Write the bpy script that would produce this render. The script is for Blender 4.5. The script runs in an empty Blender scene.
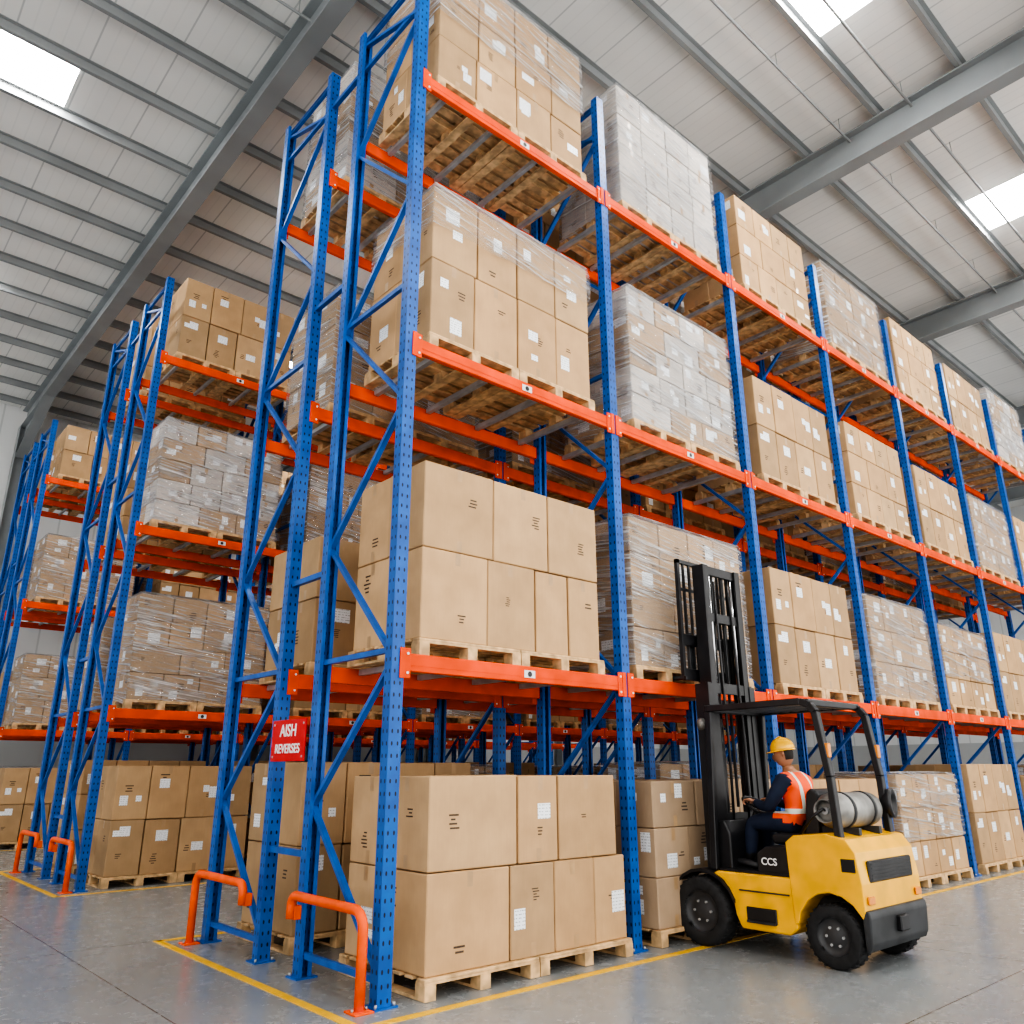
import bpy, bmesh, math, random
from mathutils import Vector, Matrix, noise
random.seed(7)
S=bpy.context.scene
COL=S.collection
# ---------------------------------------------------------------- materials
def new_mat(name):
    m=bpy.data.materials.new(name); m.use_nodes=True
    nt=m.node_tree; b=nt.nodes['Principled BSDF']; return m,nt,b
def N(nt,t,**k):
    n=nt.nodes.new(t)
    for a,v in k.items(): setattr(n,a,v)
    return n
def math_n(nt,op,a,b=None,c=None):
    n=nt.nodes.new('ShaderNodeMath'); n.operation=op
    for i,v in enumerate((a,b,c)):
        if v is None: continue
        if isinstance(v,(int,float)): n.inputs[i].default_value=v
        else: nt.links.new(v,n.inputs[i])
    return n.outputs[0]
def mixc(nt,fac,a,b,mode='MIX'):
    n=nt.nodes.new('ShaderNodeMix'); n.data_type='RGBA'; n.blend_type=mode
    for s,v in ((n.inputs[0],fac),(n.inputs[6],a),(n.inputs[7],b)):
        if isinstance(v,(int,float)): s.default_value=v
        elif isinstance(v,tuple): s.default_value=(*v,1) if len(v)==3 else v
        else: nt.links.new(v,s)
    return n.outputs[2]
def noise_n(nt,vec,scale,detail=3,rough=.5):
    n=nt.nodes.new('ShaderNodeTexNoise'); n.inputs['Scale'].default_value=scale; n.inputs['Detail'].default_value=detail; n.inputs['Roughness'].default_value=rough
    if vec is not None: nt.links.new(vec,n.inputs['Vector'])
    return n.outputs[0]
def ramp(nt,v,a,b,lo=0.,hi=1.):
    n=nt.nodes.new('ShaderNodeMapRange'); nt.links.new(v,n.inputs[0])
    n.inputs[1].default_value=a;n.inputs[2].default_value=b;n.inputs[3].default_value=lo;n.inputs[4].default_value=hi
    return n.outputs[0]
def simple(name,col,rough=.5,metal=0.,var=.15,scale=6.,coat=0,bump=0,spec=.5):
    m,nt,b=new_mat(name)
    tc=N(nt,'ShaderNodeTexCoord').outputs['Object']
    nz=noise_n(nt,tc,scale,2)
    f=ramp(nt,nz,.35,.65)
    c=mixc(nt,f,tuple(x*(1-var) for x in col),tuple(min(1,x*(1+var)) for x in col))
    nt.links.new(c,b.inputs['Base Color'])
    b.inputs['Roughness'].default_value=rough; b.inputs['Metallic'].default_value=metal
    b.inputs['Coat Weight'].default_value=coat; b.inputs['Specular IOR Level'].default_value=spec
    if bump:
        bp=N(nt,'ShaderNodeBump'); bp.inputs['Strength'].default_value=bump; nt.links.new(nz,bp.inputs['Height']); nt.links.new(bp.outputs[0],b.inputs['Normal'])
    return m
def scl(nt,vec,s,rot=0.):
    n=N(nt,'ShaderNodeMapping'); nt.links.new(vec,n.inputs[0]); n.inputs['Scale'].default_value=s; n.inputs['Rotation'].default_value=(0,0,rot); return n.outputs[0]

M={}
m,nt,b=new_mat('blue_rack_paint_slotted')
uv=N(nt,'ShaderNodeTexCoord').outputs['UV']; sp=N(nt,'ShaderNodeSeparateXYZ'); nt.links.new(uv,sp.inputs[0])
au=math_n(nt,'ABSOLUTE',sp.outputs[0]); du=math_n(nt,'SUBTRACT',au,.026)
dv=math_n(nt,'MULTIPLY',math_n(nt,'SUBTRACT',math_n(nt,'FRACT',math_n(nt,'DIVIDE',sp.outputs[1],.09)),.5),.09)
d2=math_n(nt,'SQRT',math_n(nt,'ADD',math_n(nt,'POWER',math_n(nt,'MULTIPLY',du,1.5),2.),math_n(nt,'POWER',math_n(nt,'MULTIPLY',dv,.75),2.)))
hole=math_n(nt,'LESS_THAN',d2,.0125)
BLUE=(.005,.092,.37)
tc=N(nt,'ShaderNodeTexCoord').outputs['Object']; nz=noise_n(nt,tc,5,3)
cb=mixc(nt,ramp(nt,nz,.35,.65),(.004,.074,.31),(.007,.108,.42))
c=mixc(nt,hole,cb,(.003,.006,.016)); nt.links.new(c,b.inputs['Base Color']); b.inputs['Roughness'].default_value=.4; b.inputs['Specular IOR Level'].default_value=.4
M['bluehole']=m
M['blue']=simple('blue_rack_paint',BLUE,.4,var=.18,spec=.4)
M['orange']=simple('orange_beam_paint',(.80,.072,.0),.55,var=.14,scale=3,spec=.2)
M['plate']=simple('beam_label_white',(.72,.72,.72),.5,var=.05)
M['galv']=simple('galvanised_steel',(.42,.43,.44),.45,.5)
M['wood']=simple('pallet_wood',(.58,.385,.20),.8,var=.3,scale=9,bump=.2)
def cardboard(name,base):
    m,nt,b=new_mat(name)
    at=N(nt,'ShaderNodeAttribute'); at.attribute_name='tint'
    tc=N(nt,'ShaderNodeTexCoord').outputs['Object']
    nz=noise_n(nt,tc,3.5,3); fi=noise_n(nt,scl(nt,tc,(60,60,6)),1,1)
    c=mixc(nt,ramp(nt,nz,.3,.7),tuple(x*.9 for x in base),tuple(x*1.08 for x in base))
    c=mixc(nt,ramp(nt,fi,.3,.7,0,.12),c,tuple(x*.7 for x in base))
    c=mixc(nt,1.,c,at.outputs['Color'],'MULTIPLY')
    nt.links.new(c,b.inputs['Base Color']); b.inputs['Roughness'].default_value=.8; b.inputs['Specular IOR Level'].default_value=.25
    return m
M['card']=cardboard('corrugated_cardboard',(.50,.325,.175))
M['tape']=simple('parcel_tape',(.42,.27,.14),.3,var=.1)
m,nt,b=new_mat('shipping_label_paper')
uv=N(nt,'ShaderNodeTexCoord').outputs['UV']; sp=N(nt,'ShaderNodeSeparateXYZ'); nt.links.new(uv,sp.inputs[0])
ln=math_n(nt,'LESS_THAN',math_n(nt,'FRACT',math_n(nt,'MULTIPLY',sp.outputs[1],38.)),.3)
ng=math_n(nt,'GREATER_THAN',noise_n(nt,scl(nt,uv,(60,38,1)),1,1),.5)
c=mixc(nt,math_n(nt,'MULTIPLY',math_n(nt,'MULTIPLY',ln,ng),.6),(.84,.86,.88),(.08,.09,.1)); nt.links.new(c,b.inputs['Base Color']); b.inputs['Roughness'].default_value=.45
M['label']=m
M['print']=simple('box_ink_print',(.07,.045,.03),.7)
# stretch wrap
m,nt,b=new_mat('stretch_wrap_film')
tc=N(nt,'ShaderNodeTexCoord'); uvv=tc.outputs['UV']
w1=noise_n(nt,scl(nt,uvv,(1.0,18,1)),1.3,4,.75); w2=noise_n(nt,scl(nt,uvv,(2.2,3.2,1)),1.2,3,.6)
w3=noise_n(nt,scl(nt,uvv,(2.,26,1),.45),1.,2,.6)
geo=N(nt,'ShaderNodeNewGeometry'); sn=N(nt,'ShaderNodeSeparateXYZ'); nt.links.new(geo.outputs['Normal'],sn.inputs[0])
top=ramp(nt,math_n(nt,'ABSOLUTE',sn.outputs[2]),.4,.8)
st=ramp(nt,w1,.53,.60); pt=ramp(nt,w2,.48,.60); s3=ramp(nt,w3,.60,.66)  # white glints on the film, painted in as streaks of opacity
a=math_n(nt,'ADD',math_n(nt,'ADD',math_n(nt,'MULTIPLY',st,.46),math_n(nt,'MULTIPLY',pt,.20)),.12)
a=math_n(nt,'ADD',a,math_n(nt,'MULTIPLY',s3,.5))
a=math_n(nt,'MINIMUM',math_n(nt,'ADD',a,math_n(nt,'MULTIPLY',top,.5)),.93)
nt.links.new(a,b.inputs['Alpha']); b.inputs['Base Color'].default_value=(.90,.91,.925,1); b.inputs['Roughness'].default_value=.10
b.inputs['Specular IOR Level'].default_value=1.
bp=N(nt,'ShaderNodeBump'); bp.inputs['Strength'].default_value=1.; bp.inputs['Distance'].default_value=.13; nt.links.new(math_n(nt,'ADD',math_n(nt,'ADD',w1,w2),math_n(nt,'MULTIPLY',w3,.6)),bp.inputs['Height']); nt.links.new(bp.outputs[0],b.inputs['Normal'])
M['wrap']=m
M['yellow']=simple('forklift_yellow_paint',(.84,.43,.003),.36,var=.12,scale=4,coat=.2)
M['black']=simple('black_painted_steel',(.014,.014,.016),.4,var=.3)
M['dgrey']=simple('dark_grey_casting',(.03,.032,.035),.5,var=.3)
M['rubber']=simple('tyre_rubber',(.018,.018,.019),.8,var=.3,scale=20)
M['rim']=simple('wheel_rim_grey',(.05,.05,.052),.5,.2)
M['steel']=simple('worn_tank_steel',(.27,.265,.25),.45,.45,var=.4,scale=5)
M['chrome']=simple('hydraulic_ram_chrome',(.6,.6,.62),.15,1.)
M['seat']=simple('black_vinyl_seat',(.018,.018,.02),.5)
M['lamp']=simple('lamp_lens',(.7,.25,.04),.2)
M['barrier']=simple('barrier_orange_paint',(.84,.095,.0),.45,var=.08,spec=.35)
M['red']=simple('sign_red_enamel',(.58,.010,.012),.5,var=.05,spec=.3)
M['white']=simple('sign_white_lettering',(.85,.85,.85),.5,var=.02)
M['roofsteel']=simple('roof_steel_grey_paint',(.24,.26,.27),.5,var=.1,scale=1)
M['purlin']=simple('galvanised_purlin',(.26,.275,.28),.5,.1,var=.1,scale=1)
M['navy']=simple('navy_workwear',(.010,.018,.045),.85)
M['boot']=simple('black_boot_leather',(.012,.011,.01),.5)
M['skin']=simple('skin',(.40,.19,.11),.5,var=.08)
M['hair']=simple('dark_hair',(.015,.01,.007),.6)
M['helmet']=simple('yellow_hard_hat_plastic',(.95,.50,.004),.25,var=.03,coat=.4)
m,nt,b=new_mat('hi_vis_vest_orange')
tc=N(nt,'ShaderNodeTexCoord').outputs['Object']; sp=N(nt,'ShaderNodeSeparateXYZ'); nt.links.new(tc,sp.inputs[0])
z=sp.outputs[2]
band=math_n(nt,'LESS_THAN',math_n(nt,'ABSOLUTE',math_n(nt,'SUBTRACT',z,1.19)),.022)
ax=math_n(nt,'ABSOLUTE',math_n(nt,'SUBTRACT',math_n(nt,'ABSOLUTE',sp.outputs[0]),.10))
band2=math_n(nt,'MULTIPLY',math_n(nt,'LESS_THAN',ax,.018),math_n(nt,'GREATER_THAN',z,1.2))
band=math_n(nt,'MAXIMUM',band,band2)
c=mixc(nt,band,(1.,.10,.01),(.75,.78,.70)); nt.links.new(c,b.inputs['Base Color']); b.inputs['Roughness'].default_value=.6
M['vest']=m
m,nt,b=new_mat('polished_concrete_floor')
tc=N(nt,'ShaderNodeTexCoord').outputs['Object']
n1=noise_n(nt,tc,.35,4,.55); n2=noise_n(nt,tc,5,4,.7)
c=mixc(nt,ramp(nt,n1,.3,.7),(.215,.23,.237),(.27,.285,.29)); c=mixc(nt,ramp(nt,n2,.5,.85,0,.16),c,(.17,.18,.185))
wv=noise_n(nt,scl(nt,tc,(.4,6,1)),1,3); c=mixc(nt,ramp(nt,wv,.6,.8,0,.2),c,(.35,.36,.36))
sp=N(nt,'ShaderNodeSeparateXYZ'); nt.links.new(tc,sp.inputs[0])
jx=math_n(nt,'LESS_THAN',math_n(nt,'FRACT',math_n(nt,'DIVIDE',math_n(nt,'ADD',sp.outputs[0],1.2),6.)),.002)
jy=math_n(nt,'LESS_THAN',math_n(nt,'FRACT',math_n(nt,'DIVIDE',math_n(nt,'ADD',sp.outputs[1],2.6),6.)),.002)
c=mixc(nt,math_n(nt,'MAXIMUM',jx,jy),c,(.09,.09,.09))
nt.links.new(c,b.inputs['Base Color']); nt.links.new(ramp(nt,n2,.3,.8,.2,.34),b.inputs['Roughness'])
M['floor']=m
m,nt,b=new_mat('yellow_floor_marking_paint')
tc=N(nt,'ShaderNodeTexCoord').outputs['Object']; n2=noise_n(nt,tc,9,4,.75)
c=mixc(nt,ramp(nt,n2,.5,.72,0,.5),(.82,.46,.01),(.36,.30,.12)); nt.links.new(c,b.inputs['Base Color']); b.inputs['Roughness'].default_value=.5
M['line']=m
m,nt,b=new_mat('ceiling_liner_panels')
tc=N(nt,'ShaderNodeTexCoord').outputs['Object']; sp=N(nt,'ShaderNodeSeparateXYZ'); nt.links.new(tc,sp.inputs[0])
fx=math_n(nt,'FRACT',sp.outputs[0]); seam=math_n(nt,'LESS_THAN',fx,.025)
rib=math_n(nt,'LESS_THAN',math_n(nt,'FRACT',math_n(nt,'MULTIPLY',sp.outputs[0],5.)),.12)
n1=noise_n(nt,tc,.5,3)
c=mixc(nt,ramp(nt,n1,.3,.7),(.68,.68,.665),(.80,.80,.78)); c=mixc(nt,math_n(nt,'MULTIPLY',rib,.12),c,(.4,.42,.42)); c=mixc(nt,math_n(nt,'MULTIPLY',seam,.6),c,(.36,.38,.39))
nt.links.new(c,b.inputs['Base Color']); b.inputs['Roughness'].default_value=.6
M['ceil']=m
m,nt,b=new_mat('wall_cladding')
tc=N(nt,'ShaderNodeTexCoord').outputs['Object']; sp=N(nt,'ShaderNodeSeparateXYZ'); nt.links.new(tc,sp.inputs[0])
sm=math_n(nt,'LESS_THAN',math_n(nt,'FRACT',math_n(nt,'MULTIPLY',math_n(nt,'ADD',sp.outputs[0],sp.outputs[1]),1.)),.05)
hz=math_n(nt,'LESS_THAN',sp.outputs[2],2.6)
c=mixc(nt,math_n(nt,'MULTIPLY',sm,.5),(.66,.67,.67),(.38,.4,.4)); c=mixc(nt,hz,c,(.42,.43,.43)); nt.links.new(c,b.inputs['Base Color']); b.inputs['Roughness'].default_value=.6
M['wall']=m
m,nt,b=new_mat('skylight_and_fill_glow'); b.inputs['Base Color'].default_value=(1,1,1,1)
b.inputs['Emission Color'].default_value=(1,.985,.96,1); b.inputs['Emission Strength'].default_value=46
M['sky']=m

# ---------------------------------------------------------------- mesh builder
class MB:
    def __init__(s): s.v=[];s.f=[];s.m=[];s.uv=[];s.c=[];s.mats=[]; s.sm=[]
    def mi(s,k):
        if k not in s.mats: s.mats.append(k)
        return s.mats.index(k)
    def face(s,pts,mat,uvs=None,col=1.,cen=None,smooth=False):
        pts=[Vector(p) for p in pts]
        if cen is not None:
            n=(pts[1]-pts[0]).cross(pts[2]-pts[0])
            if len(pts)>3: n+= (pts[2]-pts[0]).cross(pts[3]-pts[0])
            mid=sum(pts,Vector())/len(pts)
            if n.dot(mid-Vector(cen))<0: pts=pts[::-1]; uvs=uvs[::-1] if uvs else None
        i=len(s.v); s.v+= [tuple(p) for p in pts]; s.f.append(tuple(range(i,i+len(pts)))); s.m.append(s.mi(mat))
        s.uv.append(uvs or [(0,0)]*len(pts)); s.c.append(col); s.sm.append(smooth)
    def box(s,c,d,mat,col=1.,ch=0.,R=None,vo=0.):
        c=Vector(c); h=[x/2 for x in d]; R=R or Matrix.Identity(3)
        def P(p): return c+R@Vector(p)
        for ax in range(3):
            a1,a2=(ax+1)%3,(ax+2)%3
            ua,va=(a1,a2) if a2==2 else ((a2,a1) if a1==2 else (a1,a2))
            for sg in (-1,1):
                pl=[]
                for (i,j) in ((-1,-1),(1,-1),(1,1),(-1,1)):
                    p=[0,0,0]; p[ax]=sg*h[ax]; p[a1]=i*(h[a1]-ch); p[a2]=j*(h[a2]-ch); pl.append(p)
                s.face([P(p) for p in pl],mat,[(p[ua],p[va]+vo) for p in pl],col,c)
        if ch>0:
            for ax in range(3):
                a1,a2=(ax+1)%3,(ax+2)%3
                for i in (-1,1):
                    for j in (-1,1):
                        pl=[]
                        for (e,w) in ((-1,0),(1,0),(1,1),(-1,1)):
                            p=[0,0,0]; p[ax]=e*(h[ax]-ch)
                            p[a1]=i*(h[a1]-(0 if w==0 else ch)); p[a2]=j*(h[a2]-(ch if w==0 else 0)); pl.append(p)
                        s.face([P(p) for p in pl],mat,None,col,c)
            for i in (-1,1):
                for j in (-1,1):
                    for k in (-1,1):
                        s.face([P((i*h[0],j*(h[1]-ch),k*(h[2]-ch))),P((i*(h[0]-ch),j*h[1],k*(h[2]-ch))),P((i*(h[0]-ch),j*(h[1]-ch),k*h[2]))],mat,None,col,c)
    def bar(s,p0,p1,w,h,mat,up=(0,0,1),ch=0):
        p0=Vector(p0);p1=Vector(p1); z=(p1-p0); L=z.length; z.normalize()
        x=Vector(up).cross(z)
        if x.length<1e-3: x=Vector((1,0,0)).cross(z)
        x.normalize(); y=z.cross(x)
        R=Matrix((x,y,z)).transposed()
        s.box((p0+p1)/2,(w,h,L),mat,1.,ch,R)
    def tube(s,pts,r,mat,seg=10,caps=True):
        pts=[Vector(p) for p in pts]; rs=r if isinstance(r,(list,tuple)) else [r]*len(pts)
        rings=[]; prev=None
        for i,p in enumerate(pts):
            t=(pts[min(i+1,len(pts)-1)]-pts[max(i-1,0)]).normalized()
            if prev is None:
                x=t.orthogonal().normalized()
            else: x=(prev-t*prev.dot(t)).normalized()
            prev=x; y=t.cross(x)
            rings.append([p+(x*math.cos(2*math.pi*k/seg)+y*math.sin(2*math.pi*k/seg))*rs[i] for k in range(seg)])
        for i in range(len(rings)-1):
            cc=(pts[i]+pts[i+1])/2
            for k in range(seg):
                k2=(k+1)%seg
                s.face([rings[i][k],rings[i][k2],rings[i+1][k2],rings[i+1][k]],mat,None,1.,cc,True)
        if caps:
            s.face(rings[0],mat,None,1.,pts[1]); s.face(rings[-1],mat,None,1.,pts[-2])
    def lathe(s,o,axis,prof,mat,seg=28):
        o=Vector(o);t=Vector(axis).normalized();x=t.orthogonal().normalized();y=t.cross(x)
        rings=[[o+t*a+(x*math.cos(2*math.pi*k/seg)+y*math.sin(2*math.pi*k/seg))*r for k in range(seg)] for a,r in prof]
        for i in range(len(rings)-1):
            for k in range(seg):
                k2=(k+1)%seg
                s.face([rings[i][k],rings[i+1][k],rings[i+1][k2],rings[i][k2]],mat,None,1.,None,True)
    def mesh(s,name,merge=True):
        me=bpy.data.meshes.new(name); me.from_pydata(s.v,[],s.f)
        for k in s.mats: me.materials.append(M[k])
        me.polygons.foreach_set('material_index',s.m); me.polygons.foreach_set('use_smooth',s.sm)
        uvl=me.uv_layers.new(name='UVMap'); flat=[x for f in s.uv for u in f for x in u]; uvl.data.foreach_set('uv',flat)
        at=me.color_attributes.new('tint','FLOAT_COLOR','CORNER')
        cf=[]
        for f,c in zip(s.f,s.c):
            cc=c if isinstance(c,(tuple,list)) else (c,c,c)
            cf+= [cc[0],cc[1],cc[2],1.]*len(f)
        at.data.foreach_set('color',cf)
        if merge:
            bm=bmesh.new(); bm.from_mesh(me); bmesh.ops.remove_doubles(bm,verts=bm.verts,dist=1e-5); bm.to_mesh(me); bm.free()
        me.update(); return me
def obj(name,me,parent=None,loc=(0,0,0),rot=(0,0,0)):
    o=bpy.data.objects.new(name,me); COL.objects.link(o); o.location=loc; o.rotation_euler=rot
    if parent: o.parent=parent
    return o

# ---------------------------------------------------------------- dimensions
Z1,Z2,Z3,ZT=2.373,5.185,8.194,9.714
D,G=1.142,.743
XS=[0,2.7,5.37,8.06,10.70,13.3,15.9,18.5]
BH=.14
def rack_mesh():
    b=MB()
    ys=[0,D,D+G,2*D+G]
    for xi,x in enumerate(XS):
        for k,y in enumerate(ys):
            s=1 if k in (0,2) else -1
            W,dp,t=.115,.10,.005
            b.box((x,y-s*(dp/2-t/2),ZT/2),(W,t,ZT),'bluehole',1,0,None,ZT/2)
            for e in (-1,1):
                b.box((x+e*(W/2-t/2),y,ZT/2),(t,dp-2*t,ZT),'bluehole',1,0,None,ZT/2)
                b.box((x+e*(W/2-.017),y+s*(dp/2-t/2),ZT/2),(.034,t,ZT),'blue')
            b.box((x,y,.006),(.19,.17,.012),'blue')
            for e in (-1,1): b.tube([(x+e*.075,y-s*.06,.01),(x+e*.075,y-s*.06,.035)],.011,'galv',6)
        for y0 in (ys[0],ys[2]):
            y1=y0+D; z=.16; up=True
            b.bar((x,y0,z),(x,y1,z),.04,.045,'blue')
            while z<ZT-.5:
                z2=min(z+1.12,ZT-.15)
                a,c=((y0,z),(y1,z2)) if up else ((y1,z),(y0,z2))
                b.bar((x,a[0],a[1]),(x,c[0],c[1]),.035,.05,'blue',up=(1,0,0))
                z=z2; up=not up
                if round((z-.16)/1.12)%3==2: b.bar((x,y0,z+.07),(x,y1,z+.07),.04,.045,'blue')
            b.bar((x,y0,ZT-.1),(x,y1,ZT-.1),.04,.045,'blue')
        for z in (.9,3.3,6.4,9.2): b.bar((x,ys[1],z),(x,ys[2],z),.05,.05,'blue')
    for i in range(len(XS)-1):
        xa,xb=XS[i]+.058,XS[i+1]-.058
        for z in (Z1,Z2,Z3):
            for k,y in enumerate(ys):
                s=-1 if k in (0,2) else 1
                b.box(((xa+xb)/2,y+s*.014,z),(xb-xa-.01,.055,BH),'orange',1,.006)
                b.box(((xa+xb)/2,y+s*.043,z),(xb-xa-.1,.004,BH*.35),'orange')
                for xx,e in ((xa,1),(xb,-1)):
                    b.box((xx+e*.028,y+s*.048,z-.01),(.066,.012,.235),'orange',1,.004)
                    b.box((xx-e*.02,y+s*.058,z-.01),(.05,.008,.235),'orange')
                    for zz in (-.085,.065): b.tube([(xx+e*.03,y+s*.053,z+zz),(xx+e*.03,y+s*.061,z+zz)],.011,'plate',8)
                if k in (0,3):
                    xm=(xa+xb)/2+.05
                    b.box((xm,y+s*.0465,z),(.13,.003,.065),'plate'); b.tube([(xm,y+s*.047,z),(xm,y+s*.051,z)],.026,'black',10)
            for y0 in (ys[0],ys[2]):
                for fx in (.12,.37,.63,.88):
                    xx=xa+(xb-xa)*fx
                    b.box((xx,y0+D/2,z+.035),(.05,D-.07,.05),'galv')
    return b.mesh('pallet_rack_mesh')
rm=rack_mesh()
ROWS=[0.,7.55,15.4]
for y in ROWS: obj('pallet_rack',rm,None,(0,y,0))

# ---------------------------------------------------------------- pallet loads
def pallet(b,cx,w,dp):
    for x in (-w/2+.05,0,w/2-.05):
        b.box((cx+x,0,.011),(.1,dp,.02),'wood')
        for y in (-dp/2+.06,0,dp/2-.06): b.box((cx+x,y,.0615),(.1,.12,.08),'wood')
    for y in (-dp/2+.06,0,dp/2-.06): b.box((cx,y,.111),(w,.11,.018),'wood')
    n=8
    for i in range(n):
        y=-dp/2+.055+i*(dp-.11)/(n-1)
        b.box((cx,y,.1305),(w,.1,.02),'wood',1,.003)
PH=.141
def load(name,seed,w,dp,h,layers,wrap=0,labels=.6,tint=1.,ny=2,lowplain=0,npal=2,pale=0.,grey=0.):
    R=random.Random(seed); b=MB()
    for k in range(npal): pallet(b,-w/2+(k+.5)*w/npal,w/npal-.01,dp)
    w2,d2=w-.04,dp-.05; z=PH; hs=h/len(layers)
    for L,sp in enumerate(layers):
        if isinstance(sp,int):
            sp=[0]+[ (i+R.uniform(-.06,.06))/sp for i in range(1,sp)]+[1]
        hl=hs
        for i in range(len(sp)-1):
            x0,x1=-w2/2+sp[i]*w2,-w2/2+sp[i+1]*w2
            ys=[-d2/2,R.uniform(-.08,.08),d2/2] if ny==2 else [-d2/2,-d2/6,d2/6,d2/2]
            for j in range(len(ys)-1):
                y0,y1=ys[j],ys[j+1]; t=tint*R.uniform(.82,1.08); wm=R.uniform(-.03,.03)
                col=(t*(1+wm),t,t*(1-wm))
                if R.random()<pale: col=(t*1.2,t*1.68,t*2.85)
                elif grey: col=(t*(1-.05*grey),t*(1+.08*grey),t*(1+.4*grey))
                g=.008; jy=R.uniform(0,.014); jz=R.uniform(0,.008)
                c=((x0+x1)/2,(y0+y1)/2+jy*(1 if j==0 else -1),z+hl/2-jz/2); dd=(x1-x0-g-jy,y1-y0-g,hl-.004-jz)
                b.box(c,dd,'card',col,.008)
                def deco(fc,ux,nrm,fw):
                    n=Vector(nrm); u=Vector(ux); f=Vector(fc)
                    def q(cu,cz,wu,hz,mat,o):
                        p=f+u*cu+Vector((0,0,cz))+n*o
                        pts=[p-u*wu/2-Vector((0,0,hz/2)),p+u*wu/2-Vector((0,0,hz/2)),p+u*wu/2+Vector((0,0,hz/2)),p-u*wu/2+Vector((0,0,hz/2))]
                        b.face(pts,mat,[(0,0),(wu,0),(wu,hz),(0,hz)],1.,f-n)
                    if R.random()<.55: q(R.uniform(-.03,.03),dd[2]/2-.06,.055,.11,'tape',.0015)
                    if R.random()<.45: q(0,-dd[2]/2+.055,.055,.1,'tape',.0015)
                    if R.random()<labels:
                        lw=R.uniform(.10,.19); lh=R.uniform(.1,.18); 
                        q(R.uniform(-.32,.32)*fw,R.uniform(-.3,.3)*dd[2],lw,lh,'label',.002)
                        if R.random()<.5: q(R.uniform(-.3,.3)*fw,R.uniform(-.3,.3)*dd[2],lw*.7,lh*.6,'label',.0025)
                    if R.random()<.9:
                        cx=R.uniform(-.3,.3)*fw; cz=R.uniform(-.36,.2)*dd[2]; sc_=R.uniform(.8,1.8)
                        for k in range(R.randint(2,5)): q(cx+R.uniform(-.01,.01),cz+k*.022*sc_,R.uniform(.03,.08)*sc_,.009*sc_,'print',.0018)
                if j==0: deco((c[0],c[1]-dd[1]/2,c[2]),(1,0,0),(0,-1,0),dd[0])
                if j==len(ys)-2: deco((c[0],c[1]+dd[1]/2,c[2]),(-1,0,0),(0,1,0),dd[0])
                if i==0: deco((c[0]-dd[0]/2,c[1],c[2]),(0,-1,0),(-1,0,0),dd[1])
                if i==len(sp)-2: deco((c[0]+dd[0]/2,c[1],c[2]),(0,1,0),(1,0,0),dd[1])
        z+=hl
    if wrap:
        zb=PH+(h*lowplain if lowplain else -.05); zt=PH+h+.02
        hx,hy=w2/2+.015,d2/2+.015
        loop=[]; st=.12
        def seg(a,c,n):
            for i in range(n):
                t=i/n; loop.append((a[0]+(c[0]-a[0])*t,a[1]+(c[1]-a[1])*t))
        nx=int(2*hx/st); nyy=int(2*hy/st)
        seg((-hx,-hy),(hx,-hy),nx);seg((hx,-hy),(hx,hy),nyy);seg((hx,hy),(-hx,hy),nx);seg((-hx,hy),(-hx,-hy),nyy)
        nz=max(4,int((zt-zb)/.1)); n=len(loop)
        def wob(x,y,zz):
            v=noise.noise(Vector((x*3+seed,y*3,zz*7)))
            k=1+.014*v
            if zt-zz<.03: k-=.02
            return Vector((x*k,y*k*1.002,zz))
        rows=[[wob(x,y,zb+(zt-zb)*r/nz) + Vector((0,0,(.03*noise.noise(Vector((x*4,y*4,seed)))) if r==0 else 0)) for x,y in loop] for r in range(nz+1)]
        per=2*(2*hx+2*hy)
        for r in range(nz):
            for k in range(n):
                k2=(k+1)%n; u0=k/n*per/2; u1=(k+1)/n*per/2; v0=(zt-zb)*r/nz;v1=(zt-zb)*(r+1)/nz
                u0+=seed*1.7;u1+=seed*1.7
                b.face([rows[r][k],rows[r][k2],rows[r+1][k2],rows[r+1][k]],'wrap',[(u0,v0+u0*.25),(u1,v0+u1*.25),(u1,v1+u1*.25),(u0,v1+u0*.25)],1.,(0,0,(zb+zt)/2),True)
        gx,gy=14,8
        def tp(i,j):
            x=-hx*.98+2*hx*.98*i/gx; y=-hy*.98+2*hy*.98*j/gy
            e=0 if i in(0,gx) or j in (0,gy) else .018*noise.noise(Vector((x*5,y*5,seed)))+.012
            return Vector((x,y,zt+e))
        for i in range(gx):
            for j in range(gy):
                P=[tp(i,j),tp(i+1,j),tp(i+1,j+1),tp(i,j+1)]
                b.face(P,'wrap',[(p.x*1.5,p.y*.4) for p in P],1.,(0,0,0),True)
    return b.mesh(name+'_mesh')
W=2.2; DP=1.13
V={}
V['gA']=load('cartons_ground',11,2.26,1.2,1.38,[[0,.37,.59,.81,1],[0,.41,.62,.95]],labels=.4,tint=1.06)
V['gB']=load('cartons_grounds',17,2.2,1.16,1.32,[4,4,3],labels=.95,tint=.92,grey=.7)
V['a1']=load('cartons_a1',12,2.22,DP,1.56,[[0,.33,.6,.8,1],[0,.36,.68,1]],labels=.0,tint=1.10)
V['a2']=load('cartons_a2',13,2.22,DP,1.66,[4,4],wrap=1,lowplain=.72,labels=.85)
V['a3']=load('cartons_a3',14,2.22,DP,1.78,[4,4,4],wrap=1,lowplain=.5,labels=.8)
V['w1']=load('cartons_w1',21,W-.05,DP,1.62,[4,3,4,4],wrap=1,labels=.8,pale=.1,grey=.4)
V['w2']=load('cartons_w2',22,W-.07,DP,1.78,[3,4,4,3,4],wrap=1,labels=.7,tint=1.,pale=.35,grey=.6)
V['w3']=load('cartons_w3',23,W-.1,DP,1.5,[4,3,4],wrap=1,labels=.95,tint=.95,pale=.08,grey=.4)
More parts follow.
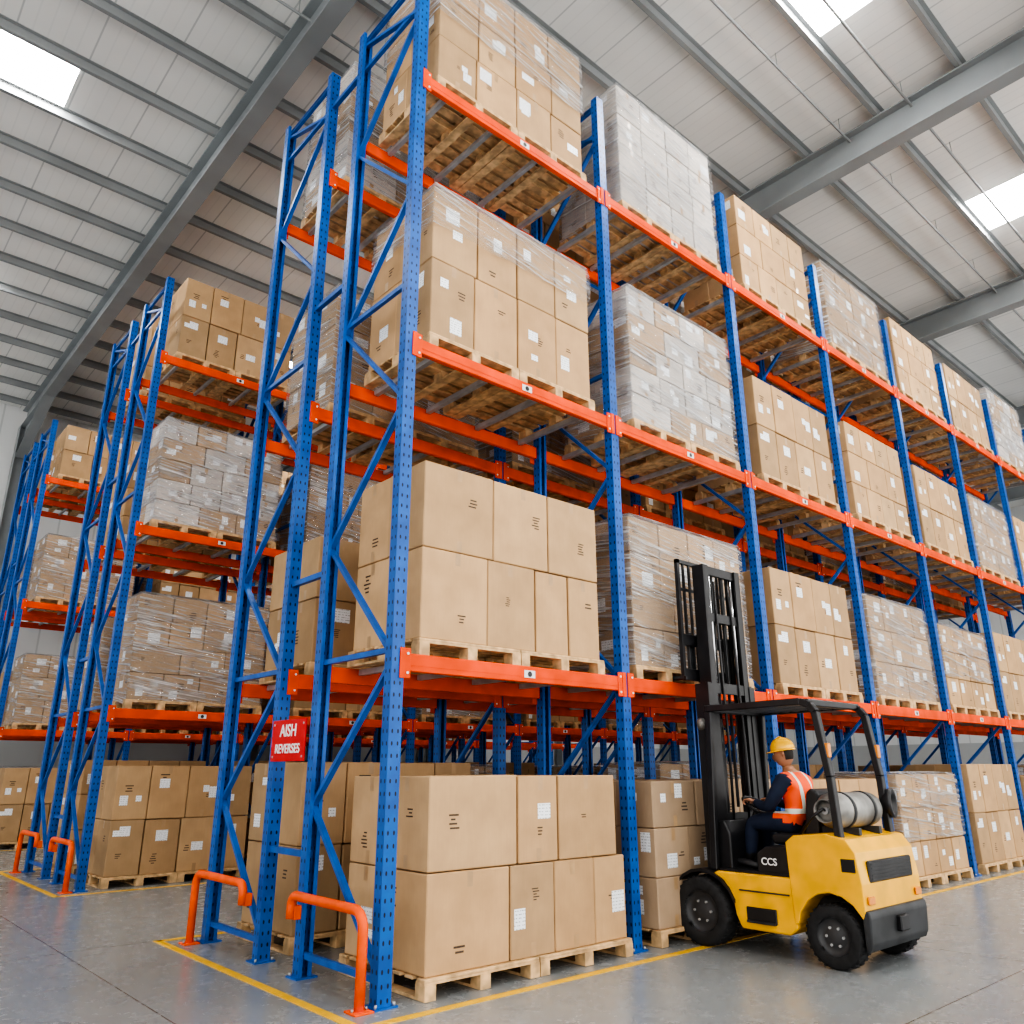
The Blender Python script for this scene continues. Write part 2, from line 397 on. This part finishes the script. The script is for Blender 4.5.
V['w4']=load('cartons_w4',24,W-.07,DP,1.88,[4,4,4,4],wrap=1,labels=.3,tint=1.,pale=1.)
V['wp']=load('cartons_wp',25,W-.1,DP,1.35,[4,4,4],wrap=1,labels=.9,tint=1.05,lowplain=.35)
V['p1']=load('cartons_p1',31,W-.1,DP,1.5,[4,4],labels=.75)
V['p2']=load('cartons_p2',32,W-.15,DP,1.6,[4,3,4],labels=.75,tint=1.05)
V['p3']=load('cartons_p3',33,W-.1,DP,1.3,[3,4],labels=.55,tint=.95)
V['p4']=load('cartons_p4',34,W-.1,DP,1.1,[4,4],labels=.7,tint=1.0)
ZL=[0.002,Z1+BH/2+.002,Z2+BH/2+.002,Z3+BH/2+.002]
TB=[['gA','a1','a2','a3'],['gB','w1','w2','w4'],['p3','p1','p1','p2'],['wp','w3','p2','w1'],['p1','wp','p1','p2'],['p3','p1','w3','p1'],['w3','p2','p2','w2']]
def place(key,i,y,lv,dy=0,dx=-.03):
    wrapd=key[0]=='w' or key in('a2','a3')
    return obj('stretch_wrapped_pallet_of_cartons' if wrapd else 'pallet_of_cardboard_boxes',V[key],None,((XS[i]+XS[i+1])/2+dx,y+dy,ZL[lv]),(0,0,0))
for i,c in enumerate(TB):
    for lv,k in enumerate(c):
        dx=(.06 if lv==0 else -.02) if i==0 else (.02 if lv==0 else (.04 if lv==1 else .12))
        if i==1 and lv==1: dx=-.05
        place(k,i,D/2-.02-(.08 if lv==0 else 0),lv,0,dx)
R=random.Random(5)
back=[['p1','p3','w3','w2'],['p3','p2','w1','p2'],['w3','p1','p2','w1'],['p1','w1','p1','p1'],['p4','p3','w3','p3'],['p1','p1','w1','w1'],['p3','w3','p1','p1']]
for i,c in enumerate(back):
    for lv,k in enumerate(c): place(k,i,D+G+D/2+.02,lv)
r2=[['p1','w1','w2','p1'],['p3','p1','w1','w2']]
for i in range(7):
    for lv in range(4):
        k=r2[i][lv] if i<2 else R.choice(['p1','p2','w1','p3','w3','w2'])
        if i>=2 and R.random()<.12: continue
        place(k,i,ROWS[1]+D/2,lv)
for i in range(7):
    for lv in range(4):
        if i>3 and R.random()<.2: continue
        place(R.choice(['p1','p2','p2','p3','w3']),i,ROWS[1]+D+G+D/2,lv)
r3=[['p1','w3','w3','p3']]
for i in range(5):
    for lv in range(4):
        k=r3[0][lv] if i==0 else R.choice(['p1','p2','p3','w3'])
        place(k,i,ROWS[2]+D/2,lv)
        if i<2: place(R.choice(['p1','w1','p3','w3']),i,ROWS[2]+D+G+D/2,lv)

# ---------------------------------------------------------------- end barriers, sign, floor marks
def barrier(flip):
    bb=MB(); h,r,L=.62,.12,1.08
    p=[(0,0,0),(0,0,h-r)]
    for k in range(1,7):
        a=math.pi/2*k/6; p.append((0,r-r*math.cos(a),h-r+r*math.sin(a)))
    p.append((0,L-.08,h))
    for k in range(1,6):
        a=math.pi/2*k/5; p.append((.0,L-.08+.08*math.sin(a),h-.08+.08*math.cos(a)))
    p.append((0,L,h-.17))
    p=[(x,-y if flip else y,z) for x,y,z in p]
    bb.tube(p,.036,'barrier',14)
    e2=-L if flip else L
    bb.box((.045,e2,h-.13),(.06,.07,.10),'barrier',1,.004)
    bb.box((0,0,.006),(.15,.15,.012),'barrier',1,.002)
    for e in(-1,1): bb.tube([(e*.055,0,.01),(e*.055,0,.03)],.01,'galv',6)
    return bb.mesh('rack_end_barrier_mesh')
bA,bB=barrier(False),barrier(True)
for y in ROWS:
    obj('rack_end_barrier',bA,None,(-.178,y-.02,0)); obj('rack_end_barrier',bB,None,(-.178,y+2*D+G+.02,0))
sb=MB(); sb.box((0,0,0),(.012,.64,.36),'red',1,.003)
for y in(-.28,.28):
    for z in(-.14,.14): sb.tube([(-.01,y,z),(-.004,y,z)],.01,'galv',8)
sign=obj('red_aisle_sign',sb.mesh('red_aisle_sign_mesh'),None,(-.072,1.55,1.82))
def text(s,size,parent,loc,rot,mat,name):
    cu=bpy.data.curves.new(name,'FONT'); cu.body=s; cu.size=size; cu.align_x='CENTER'; cu.align_y='CENTER'; cu.extrude=.002
    cu.offset=.001
    o=bpy.data.objects.new(name,cu); COL.objects.link(o); o.location=loc; o.rotation_euler=rot; 
    dg=bpy.context.evaluated_depsgraph_get(); me=bpy.data.meshes.new_from_object(o.evaluated_get(dg)); me.materials.clear(); me.materials.append(M[mat])
    bpy.data.objects.remove(o); o=obj(name,me,parent,loc,rot); return o
text('AISH',.15,sign,(-.009,0,.08),(math.pi/2,0,-math.pi/2),'white','lettering_top')
text('REVERSES',.112,sign,(-.009,0,-.075),(math.pi/2,0,-math.pi/2),'white','lettering_bottom')
fm=MB()
for y in ROWS:
    y0,y1,x0,w=y-.33,y+2*D+G+.33,-.36,.075
    fm.box(((x0+19)/2,y0,.002),(19-x0,w,.004),'line'); fm.box((x0,(y0+y1)/2,.002),(w,y1-y0+w,.004),'line'); fm.box(((x0+19)/2,y1,.002),(19-x0,w,.004),'line')
obj('yellow_floor_marking',fm.mesh('yellow_floor_marking_mesh'))

# ---------------------------------------------------------------- shell
X0,X1,Y0,Y1,H=-14.,34.,-14.,21.4,12.2
fl=MB(); fl.box(((X0+X1)/2,(Y0+Y1)/2,-.1),(X1-X0,Y1-Y0,.2),'floor'); obj('floor',fl.mesh('floor_mesh'))
PY=[-2.7+1.3*k for k in range(-8,19)]
sky=[]  # skylight grid: the panels out of view are added to light the hall
for x0,x1 in ((-3.15,-2.05),(4.6,6.25),(11.9,13.2),(19.2,20.8)):
    for y0 in (-9.2,-2.7,6.4,12.9): 
        sky.append((x0,x1,y0,y0+1.3))
cb_=MB()
xs=sorted(set([X0,X1]+[a for s in sky for a in s[:2]])); ys=sorted(set([Y0,Y1]+[round(a,4) for s in sky for a in s[2:]]))
for i in range(len(xs)-1):
    for j in range(len(ys)-1):
        mx,my=(xs[i]+xs[i+1])/2,(ys[j]+ys[j+1])/2
        if any(s[0]<mx<s[1] and s[2]<my<s[3] for s in sky): continue
        cb_.box((mx,my,H+.05),(xs[i+1]-xs[i],ys[j+1]-ys[j],.1),'ceil')
obj('ceiling',cb_.mesh('ceiling_mesh'))
for n,s in enumerate(sky):
    q=MB(); q.box(((s[0]+s[1])/2,(s[2]+s[3])/2,H+.06),(s[1]-s[0],s[3]-s[2],.04),'sky')
    obj('skylight_and_fill_%d'%(n+1),q.mesh('skylight_mesh'))
pb=MB()
for y in PY:
    if y<Y0 or y>Y1: continue
    pb.box(((X0+X1)/2,y,H-.08),(X1-X0,.012,.16),'purlin'); pb.box(((X0+X1)/2,y+.03,H-.155),(X1-X0,.07,.012),'purlin'); pb.box(((X0+X1)/2,y-.03,H-.006),(X1-X0,.07,.012),'purlin')
for y in (-1.9,-.85,3.2):
    pb.tube([(X0,y,H-.28),(X1,y,H-.28)],.022,'purlin',8)
    for k in range(24): pb.tube([(X0+2*k,y,H-.28),(X0+2*k,y,H)],.006,'purlin',5)
obj('roof_purlins_and_conduits',pb.mesh('roof_purlins_mesh'))
rb=MB()
zb=11.45
for x in (-7.3,.2,8.35,15.3,22.8,30.3):
    yy0,yy1=Y0,Y1-.3
    rb.box((x,(yy0+yy1)/2,(zb+H-.18)/2),(.02,yy1-yy0,H-.18-zb),'roofsteel')
    rb.box((x,(yy0+yy1)/2,zb),(.28,yy1-yy0,.03),'roofsteel'); rb.box((x,(yy0+yy1)/2,H-.19),(.28,yy1-yy0,.03),'roofsteel')
    for xx in (-.14,.14): rb.box((x+xx,Y1-.35,zb/2),(.02,.35,zb),'roofsteel')
    rb.box((x,Y1-.35,zb/2),(.28,.02,zb),'roofsteel')
    rb.face([(x-.01,Y1-.5,zb),(x-.01,Y1-3.3,zb),(x-.01,Y1-.5,zb-1.0)],'roofsteel',None,1.,(x+1,Y1-1,zb)); rb.face([(x+.01,Y1-.5,zb),(x+.01,Y1-3.3,zb),(x+.01,Y1-.5,zb-1.0)],'roofsteel',None,1.,(x-1,Y1-1,zb))
    rb.bar((x,Y1-3.3,zb),(x,Y1-.5,zb-1.),.28,.02,'roofsteel')
obj('roof_steel_frame',rb.mesh('roof_steel_frame_mesh'))
wl=MB(); wl.box(((X0+X1)/2,Y1+.1,H/2),(X1-X0,.2,H),'wall'); 
obj('wall_back',wl.mesh('wall_back_mesh'))
wl=MB(); wl.box((X1+.1,(Y0+Y1)/2,H/2),(.2,Y1-Y0,H),'wall'); obj('wall_right',wl.mesh('wall_right_mesh'))

# ---------------------------------------------------------------- forklift
def prism(pts,x0,x1,mat,bev,name,parent,seg=3):
    bm=bmesh.new(); a=[bm.verts.new((x0,y,z)) for y,z in pts]; c=[bm.verts.new((x1,y,z)) for y,z in pts]
    bm.faces.new(a); bm.faces.new(c[::-1]); n=len(pts)
    for i in range(n): bm.faces.new([a[i],c[i],c[(i+1)%n],a[(i+1)%n]][::-1])
    bmesh.ops.recalc_face_normals(bm,faces=bm.faces)
    if bev: bmesh.ops.bevel(bm,geom=list(bm.edges),offset=bev,segments=seg,affect='EDGES',profile=.5,clamp_overlap=True)
    me=bpy.data.meshes.new(name); bm.to_mesh(me); bm.free(); me.materials.append(M[mat])
    for p in me.polygons: p.use_smooth=True
    o=obj(name,me,parent)
    o.modifiers.new('wn','WEIGHTED_NORMAL')
    return o
FK=bpy.data.objects.new('forklift',None); COL.objects.link(FK); FK.location=(3.88,-1.0,0)
hw=.54
arch=[(-.60+.31*math.cos(a),.245+.33*math.sin(a)) for a in [math.radians(d) for d in (152,130,110,90,70,50,28,10)]]
prism([(-.26,.30),(-.24,.95),(-.32,1.01),(-.62,1.04),(-.80,1.0),(-.87,.90),(-.90,.66),(-.90,.46)]+[(-.88,.42)]+arch,-hw,hw,'yellow',.03,'counterweight',FK)
prism([(-.86,.17),(-.86,.40),(-.88,.47),(-.925,.47),(-.935,.42),(-.92,.22),(-.89,.16)],-hw+.005,hw-.005,'dgrey',.02,'rear_bumper',FK)
b=MB()
b.box((0,-.895,.75),(.80,.03,.17),'black',1,.012); b.box((0,-.58,.36),(.60,.54,.3),'dgrey',1,.02)
for k in range(5): b.box((0,-.91,.695+k*.028),(.74,.012,.008),'dgrey')
b.box((0,-.93,.34),(.16,.08,.12),'black',1,.01)
for e in(-1,1): b.box((e*.44,-.915,.54),(.10,.02,.06),'lamp',1,.006)
b.box((-hw-.003,-.80,.80),(.006,.12,.10),'black',1,.002)
obj('rear_grille',b.mesh('rear_grille_mesh'),FK)
prism([(.60,.62),(.50,.66),(-.28,.66),(-.28,.26),(-.20,.20),(.28,.20),(.33,.30),(.36,.46),(.44,.58)],-hw+.01,hw-.01,'yellow',.018,'chassis_frame',FK)
b=MB()
for e in (-1,1):
    b.box((e*(hw-.006),.06,.33),(.02,.30,.12),'black',1,.006)
    b.box((e*(hw+.0),.06,.275),(.05,.28,.02),'dgrey')
    b.box((e*(hw-.004),.02,.52),(.012,.5,.012),'dgrey')
b.box((0,.02,.672),(1.0,.95,.02),'black')
obj('step_and_floor_plate',b.mesh('step_mesh'),FK)
prism([(.10,.66),(.10,.84),(.0,.90),(-.42,.93),(-.42,.66)],-.48,.48,'black',.02,'engine_hood',FK)
prism([(.40,.66),(.40,.98),(.46,1.10),(.56,1.08),(.60,.66)],-.42,.42,'black',.02,'front_cowl',FK)
b=MB()
for e in (-1,1):
    pts=[]; cy=.67; cz=.30
    for k in range(9):
        a=math.radians(20+k*17.5); pts.append((cy+.37*math.cos(a),cz+.37*math.sin(a)))
    for k in range(8):
        (ya,za),(yb,zb2)=pts[k],pts[k+1]
        x0,x1=e*(hw-.24),e*(hw+.02)
        b.face([(x0,ya,za),(x1,ya,za),(x1,yb,zb2),(x0,yb,zb2)],'black',None,1.,(0,cy,cz)); b.face([(x0,ya,za-.02),(x1,ya,za-.02),(x1,yb,zb2-.02),(x0,yb,zb2-.02)],'black',None,1.,(0,cy,2))
        b.face([(x1,ya,za),(x1,yb,zb2),(x1,yb,zb2-.03),(x1,ya,za-.03)],'black',None,1.,(0,cy,cz))
obj('front_fenders',b.mesh('front_fenders_mesh'),FK)
def wheel(name,x,y,r,w,e):
    b=MB(); ri=r*.60; h=w/2
    b.lathe((x,y,r),(1,0,0),[(-h*.9,ri),(-h,ri+.02),(-h,r*.9),(-h*.8,r*.985),(-h*.3,r),(h*.3,r),(h*.8,r*.985),(h,r*.9),(h,ri+.02),(h*.9,ri)],'rubber',36)
    for k in range(28):
        a=2*math.pi*k/28; 
        for s_ in(-1,1):
            c=Vector((x+s_*h*.55,y+r*.992*math.cos(a),r+r*.992*math.sin(a))); Rm=Matrix.Rotation(a,3,'X')
            if c.z>.02: b.box(c,(h*.7,.014,.022),'rubber',1,0,Rm)
    b.lathe((x,y,r),(1,0,0),[(-h*.9,ri),(-h*.55,ri*.93),(-h*.5,ri*.6),(-h*.7,ri*.4),(-h*.7,ri*.01)],'rim',28)
    b.lathe((x,y,r),(1,0,0),[(h*.9,ri),(h*.55,ri*.93),(h*.5,ri*.6),(h*.7,ri*.4),(h*.7,ri*.01)],'rim',28)
    for k in range(6):
        a=2*math.pi*k/6
        for s_ in(-1,1): b.tube([(x+s_*h*.5,y+ri*.5*math.cos(a),r+ri*.5*math.sin(a)),(x+s_*h*.75,y+ri*.5*math.cos(a),r+ri*.5*math.sin(a))],.012,'galv',6)
    obj(name,b.mesh(name+'_mesh'),FK)
wheel('front_wheel_left',-.47,.69,.30,.2,-1); wheel('front_wheel_right',.47,.69,.30,.2,1)
wheel('rear_wheel_left',-.46,-.60,.245,.17,-1); wheel('rear_wheel_right',.46,-.60,.245,.17,1)
# mast
b=MB(); my=.60
def chan(x,y,z0,z1,e,w=.075,d=.15):
    b.box((x+e*w/2,y,(z0+z1)/2),(.016,d,z1-z0),'black')
    for s_ in(-1,1): b.box((x,y+s_*(d/2-.012),(z0+z1)/2),(w,.024,z1-z0),'black')
for e in(-1,1):
    chan(e*.37,my,.12,2.40,e,.085,.16); chan(e*.29,my,1.0,3.66,e,.085,.14)
    b.tube([(e*.20,my-.03,.3),(e*.20,my-.03,2.2)],.035,'black',12); b.tube([(e*.20,my-.03,2.2),(e*.20,my-.03,3.62)],.02,'chrome',12)
    b.bar((e*.09,my+.02,1.2),(e*.09,my+.02,3.62),.03,.012,'dgrey')
    b.tube([(e*.30,my-.04,.75),(e*.30,.1,.70)],.035,'black',10)
for z in (.3,1.1,2.36): b.box((0,my-.05,z),(.80,.03,.11),'black',1,.004)
for z in (1.1,3.1,3.61): b.box((0,my-.03,z),(.6,.04,.10),'black',1,.004)
b.tube([(-.13,my-.06,.9),(-.15,my-.09,1.8),(-.14,my-.06,3.1),(-.12,my-.04,3.5)],.014,'black',8)
b.tube([(.13,my-.06,.9),(.15,my-.08,1.8),(.14,my-.06,3.1),(.12,my-.04,3.5)],.014,'black',8)
obj('mast',b.mesh('mast_mesh'),FK)
b=MB(); cy=.74
for z in (2.50,2.86): b.box((0,cy,z),(1.0,.04,.12),'black',1,.006)
for e in(-1,1): b.box((e*.25,cy-.03,2.68),(.05,.06,.5),'black',1,.004); b.box((e*.51,cy,3.10),(.04,.04,1.24),'black')
b.box((0,cy,3.70),(1.06,.04,.04),'black'); b.box((0,cy,3.40),(1.02,.02,.03),'black')
for k in range(9): b.box((-.41+k*.1025,cy,3.27),(.024,.022,.86),'black')
obj('fork_carriage_and_backrest',b.mesh('carriage_mesh'),FK)
b=MB()
for e in(-1,1):
    b.box((e*.30,cy+.045,2.70),(.1,.04,.50),'dgrey',1,.004)
    b.box((e*.30,cy+.5,2.492),(.1,.93,.035),'dgrey',1,.006)
obj('forks',b.mesh('forks_mesh'),FK)
# overhead guard
b=MB(); gz=2.14
for e in(-1,1):
    x=e*.47
    b.bar((x,.56,.66),(x,.50,gz-.03),.06,.07,'black',up=(0,1,0),ch=.008)
    pts=[(x,.52,gz),(x,-.50,gz+.01),(x,-.58,gz-.02),(x,-.63,gz-.09),(x,-.70,1.5),(x,-.72,.98)]
    for p,q in zip(pts[:-1],pts[1:]): b.bar(p,q,.06,.07,'black',up=(1,0,0),ch=.006)
b.box((0,.52,gz),(.98,.06,.07),'black',1,.008); b.box((0,-.55,gz),(.98,.06,.06),'black',1,.008)
for k in range(8): b.box((0,.38-k*.115,gz),(.9,.03,.035),'black')
for e in(-1,1):
    b.lathe((e*.42,.62,2.0),(0,1,0),[(-.04,.02),(-.02,.055),(.03,.06),(.035,.0)],'steel',16)
    b.box((e*.47,-.70,1.72),(.05,.05,.12),'lamp',1,.006)
obj('overhead_guard',b.mesh('overhead_guard_mesh'),FK)
# gas tank
b=MB(); ty,tz,tr=-.60,1.215,.15
b.lathe((0,ty,tz),(1,0,0),[(-.42,.001),(-.415,.06),(-.39,.11),(-.34,.143),(-.29,tr),(.29,tr),(.34,.143),(.39,.11),(.415,.06),(.42,.001)],'steel',28)
for x in(-.19,.19): b.lathe((x,ty,tz),(1,0,0),[(-.02,tr),(-.02,tr+.008),(.02,tr+.008),(.02,tr)],'dgrey',28); b.box((x,ty,1.045),(.05,.34,.06),'dgrey')
for s_ in (-1,1):
    b.lathe((s_*.43,ty,tz),(1,0,0),[(-.03,.09),(-.03,.10),(.05,.10),(.05,.09),(-.03,.09)],'steel',20)
b.tube([(-.42,ty,tz),(-.48,ty,tz+.02),(-.50,ty+.1,tz-.05),(-.45,ty+.25,1.02)],.014,'black',8)
b.tube([(-.40,ty,tz),(-.45,ty,tz)],.03,'galv',8)
b.lathe((.52,-.74,1.26),(0.2,-1,0),[(-.05,.10),(0,.13),(.03,.13),(.03,.09),(.0,.08),(0.,.001)],'black',20)
b.tube([(.47,-.70,1.0),(.5,-.72,1.26)],.03,'black',8)
obj('gas_tank',b.mesh('gas_tank_mesh'),FK)
prism([(-.42,.92),(-.42,1.02),(-.36,1.0),(.04,1.0),(.09,.97),(.06,.90)],-.24,.24,'seat',.025,'seat_cushion',FK)
prism([(-.33,.98),(-.25,1.0),(-.30,1.36),(-.35,1.40),(-.42,1.36),(-.40,1.0)],-.21,.21,'seat',.025,'seat_back',FK)
b=MB(); sc=Vector((0,.33,1.22)); ax=Vector((0,-.5,.87)).normalized(); xx=Vector((1,0,0)); yy=ax.cross(xx)
ring=[sc+(xx*math.cos(2*math.pi*k/24)+yy*math.sin(2*math.pi*k/24))*.16 for k in range(25)]
b.tube(ring,.014,'black',8,False); b.tube([sc,sc+Vector((0,.16,-.28))],.028,'black',10); b.tube([sc-ax*.02,sc+ax*.015],.04,'black',12)
for a in (0.3,2.84,4.71): b.tube([sc,sc+(xx*math.cos(a)+yy*math.sin(a))*.16],.01,'black',6)
for k in range(3): b.tube([(.2+.06*k,.42,1.08),(.21+.06*k,.36,1.22)],.008,'chrome',6); b.tube([(.21+.06*k,.36,1.215),(.21+.06*k,.355,1.245)],.016,'black',8)
obj('steering_wheel_and_levers',b.mesh('steering_mesh'),FK)
text('CCS',.085,FK,(-.485,-.03,.77),(math.pi/2,0,-math.pi/2),'white','side_decal')

# ---------------------------------------------------------------- driver
def skin_mesh(name,verts,edges,sub=2,root=0):
    me=bpy.data.meshes.new(name+'_t'); me.from_pydata([v[:3] for v in verts],edges,[])
    o=bpy.data.objects.new(name+'_t',me); COL.objects.link(o)
    md=o.modifiers.new('s','SKIN'); md.use_smooth_shade=True
    for i,v in enumerate(verts):
        sv=me.skin_vertices[0].data[i]; sv.radius=(v[3],v[4] if len(v)>4 else v[3]); sv.use_root=(i==root)
    o.modifiers.new('ss','SUBSURF').levels=sub
    bpy.context.view_layer.update()
    dg=bpy.context.evaluated_depsgraph_get(); r=bpy.data.meshes.new_from_object(o.evaluated_get(dg)); r.name=name
    bpy.data.objects.remove(o); return r
DR=bpy.data.objects.new('forklift_driver',None); COL.objects.link(DR); DR.location=(3.88,-1.0,0)
vs=[(0,-.14,1.09,.165,.135),(0,-.13,1.22,.17,.135),(0,-.10,1.36,.185,.14),(0,-.075,1.46,.16,.115),(0,-.045,1.535,.066),(0,-.02,1.60,.056)]
ed=[(0,1),(1,2),(2,3),(3,4),(4,5)]
for s_ in(-1,1):
    i=len(vs)
    vs+=[(s_*.185,-.07,1.455,.082),(s_*.235,-.01,1.34,.070),(s_*.25,.07,1.215,.060),(s_*.21,.17,1.235,.050),(s_*.165,.265,1.262,.036)]
    ed+=[(3,i),(i,i+1),(i+1,i+2),(i+2,i+3),(i+3,i+4)]
    i=len(vs)
    vs+=[(s_*.10,-.06,1.085,.11),(s_*.13,.14,1.09,.098),(s_*.145,.33,1.07,.078),(s_*.145,.35,.90,.067),(s_*.145,.37,.765,.053),(s_*.145,.42,.728,.045),(s_*.15,.50,.722,.038)]
    ed+=[(0,i)]+[(i+k,i+k+1) for k in range(6)]
me=skin_mesh('body',vs,ed)
me.materials.clear()
for k in('navy','vest','skin','boot'): me.materials.append(M[k])
for p in me.polygons:
    c=p.center; p.use_smooth=True; mi=0
    if c.z>1.09 and abs(c.x)<.195 and c.y<.075 and c.z<1.54: mi=1
    if c.z>=1.54: mi=2
    if c.z<.80 and c.y>.3: mi=3
    p.material_index=mi
obj('body',me,DR)
for s_ in(-1,1):
    h=Vector((s_*.155,.30,1.265)); 
    vv=[(h.x,h.y-.035,h.z,.024,.02),(h.x,h.y,h.z+.012,.034,.018),(h.x-s_*.0,h.y+.03,h.z+.016,.038,.016)]
    ee=[(0,1),(1,2)]
    for k,(off,L) in enumerate(((-.03,.9),(-.01,1.),(.01,.95),(.03,.75))):
        i=len(vv); x=h.x+off
        vv+=[(x,h.y+.045,h.z+.020,.0095),(x,h.y+.045+.03*L,h.z+.012,.009),(x,h.y+.05+.038*L,h.z-.014,.0085),(x,h.y+.04+.025*L,h.z-.032,.0075)]
        ee+=[(2,i),(i,i+1),(i+1,i+2),(i+2,i+3)]
    i=len(vv); vv+=[(h.x-s_*.035,h.y+.01,h.z,.011),(h.x-s_*.048,h.y+.035,h.z-.012,.0095),(h.x-s_*.04,h.y+.055,h.z-.022,.008)]; ee+=[(1,i),(i,i+1),(i+1,i+2)]
    me=skin_mesh('hand',vv,ee,1); me.materials.clear(); me.materials.append(M['skin'])
    for p in me.polygons:p.use_smooth=True
    obj('hand_left' if s_<0 else 'hand_right',me,DR)
hd=Vector((0,.005,1.70))
bm=bmesh.new(); bmesh.ops.create_uvsphere(bm,u_segments=28,v_segments=20,radius=1)
for v in bm.verts:
    x,y,z=v.co
    sx,sy,sz=.078,.098,.12
    if z<0: sx*=(1-.28*(-z)); sy*=(1-.12*(-z))
    X,Y,Z=x*sx,y*sy,z*sz
    if y>.7 and abs(x)<.16 and -.35<z<.12: Y+=.022*(1-abs(x)/.16)*(1-abs(z+.2)/.34 if abs(z+.2)<.34 else 0)
    if y>.6 and .03<z<.25 and .15<abs(x)<.5: Y-=.006
    if y>.6 and -.95<z<-.7: Y+=.006
    v.co=(X,Y,Z)
me=bpy.data.meshes.new('head'); bm.to_mesh(me); bm.free()
for k in('skin','hair'): me.materials.append(M[k])
for p in me.polygons:
    p.use_smooth=True; c=p.center
    p.material_index=1 if (c.y<-.012 and c.z>-.055) or c.z>.07 else 0
HR=(math.radians(-8),0,math.radians(22))
obj('head',me,DR,hd,HR)
b=MB()
for s_ in(-1,1):
    b.lathe((s_*.028,.086,.014),(0,1,0),[(-.005,.0125),(.003,.010),(.006,.0001)],'white',10); b.lathe((s_*.028,.091,.014),(0,1,0),[(0,.005),(.002,.0045),(.003,.0001)],'hair',8)
    b.tube([(s_*.015,.096,.034),(s_*.03,.095,.038),(s_*.045,.086,.034)],.004,'hair',6)
    b.tube([(s_*.077,.0,.025),(s_*.088,-.008,.03),(s_*.090,-.008,.0),(s_*.080,.0,-.02)],[.008,.013,.011,.007],'skin',8)
b.tube([(-.024,.086,-.052),(0,.093,-.053),(.024,.086,-.052)],.004,'skin',6)
obj('face_features',b.mesh('face_features_mesh'),DR,hd,HR)
b=MB()
b.lathe((0,-.005,.04),(0,0,1),[(0,.0),(0.,.115),(.015,.116),(.05,.111),(.085,.090),(.11,.056),(.12,.02),(.122,.0)],'helmet',32)
n=24
for k in range(n):
    a0,a1=2*math.pi*k/n,2*math.pi*(k+1)/n
    def rr(a): return .121+.045*max(0,math.sin(a))**2
    P=lambda a,r,z:(r*math.cos(a),-.005+r*math.sin(a),z)
    b.face([P(a0,.10,.045),P(a1,.10,.045),P(a1,rr(a1),.036),P(a0,rr(a0),.036)],'helmet',None,1,(0,0,-1),True)
    b.face([P(a0,.10,.038),P(a1,.10,.038),P(a1,rr(a1),.030),P(a0,rr(a0),.030)],'helmet',None,1,(0,0,1),True)
    b.face([P(a0,rr(a0),.036),P(a1,rr(a1),.036),P(a1,rr(a1),.030),P(a0,rr(a0),.030)],'helmet',None,1,(0,0,.03),True)
b.tube([(0,-.10,.07),(0,-.06,.135),(0,0,.163),(0,.06,.135),(0,.10,.07)],.012,'helmet',8)
obj('hard_hat',b.mesh('hard_hat_mesh'),DR,hd,HR)

# ---------------------------------------------------------------- light, camera
w=bpy.data.worlds.new('World'); S.world=w; w.use_nodes=True
nt=w.node_tree; bg=nt.nodes['Background']; bg.inputs[0].default_value=(1.,.98,.95,1)
tc=N(nt,'ShaderNodeTexCoord').outputs['Generated']; sp=N(nt,'ShaderNodeSeparateXYZ'); nt.links.new(tc,sp.inputs[0])
st=ramp(nt,sp.outputs[1],-.9,.4,3.0,.95); nt.links.new(st,bg.inputs[1])
try:
    S.view_settings.look='AgX - High Contrast'
except Exception as e: print(e)
p=[-3.4931,-5.3377,1.5581,.8459,.3131,-.0027,798.3356]
F=Vector((math.cos(p[3])*math.cos(p[4]),math.sin(p[3])*math.cos(p[4]),math.sin(p[4]))); Rr=Vector((math.sin(p[3]),-math.cos(p[3]),0)); U=Rr.cross(F)
R2=Rr*math.cos(p[5])+U*math.sin(p[5]); U2=-Rr*math.sin(p[5])+U*math.cos(p[5])
cd=bpy.data.cameras.new('camera'); cd.sensor_width=36; cd.lens=p[6]/1024*36; cd.clip_end=200
co=bpy.data.objects.new('camera',cd); COL.objects.link(co)
mt=Matrix((R2,U2,-F)).transposed().to_4x4(); mt.translation=Vector(p[:3]); co.matrix_world=mt
S.camera=co
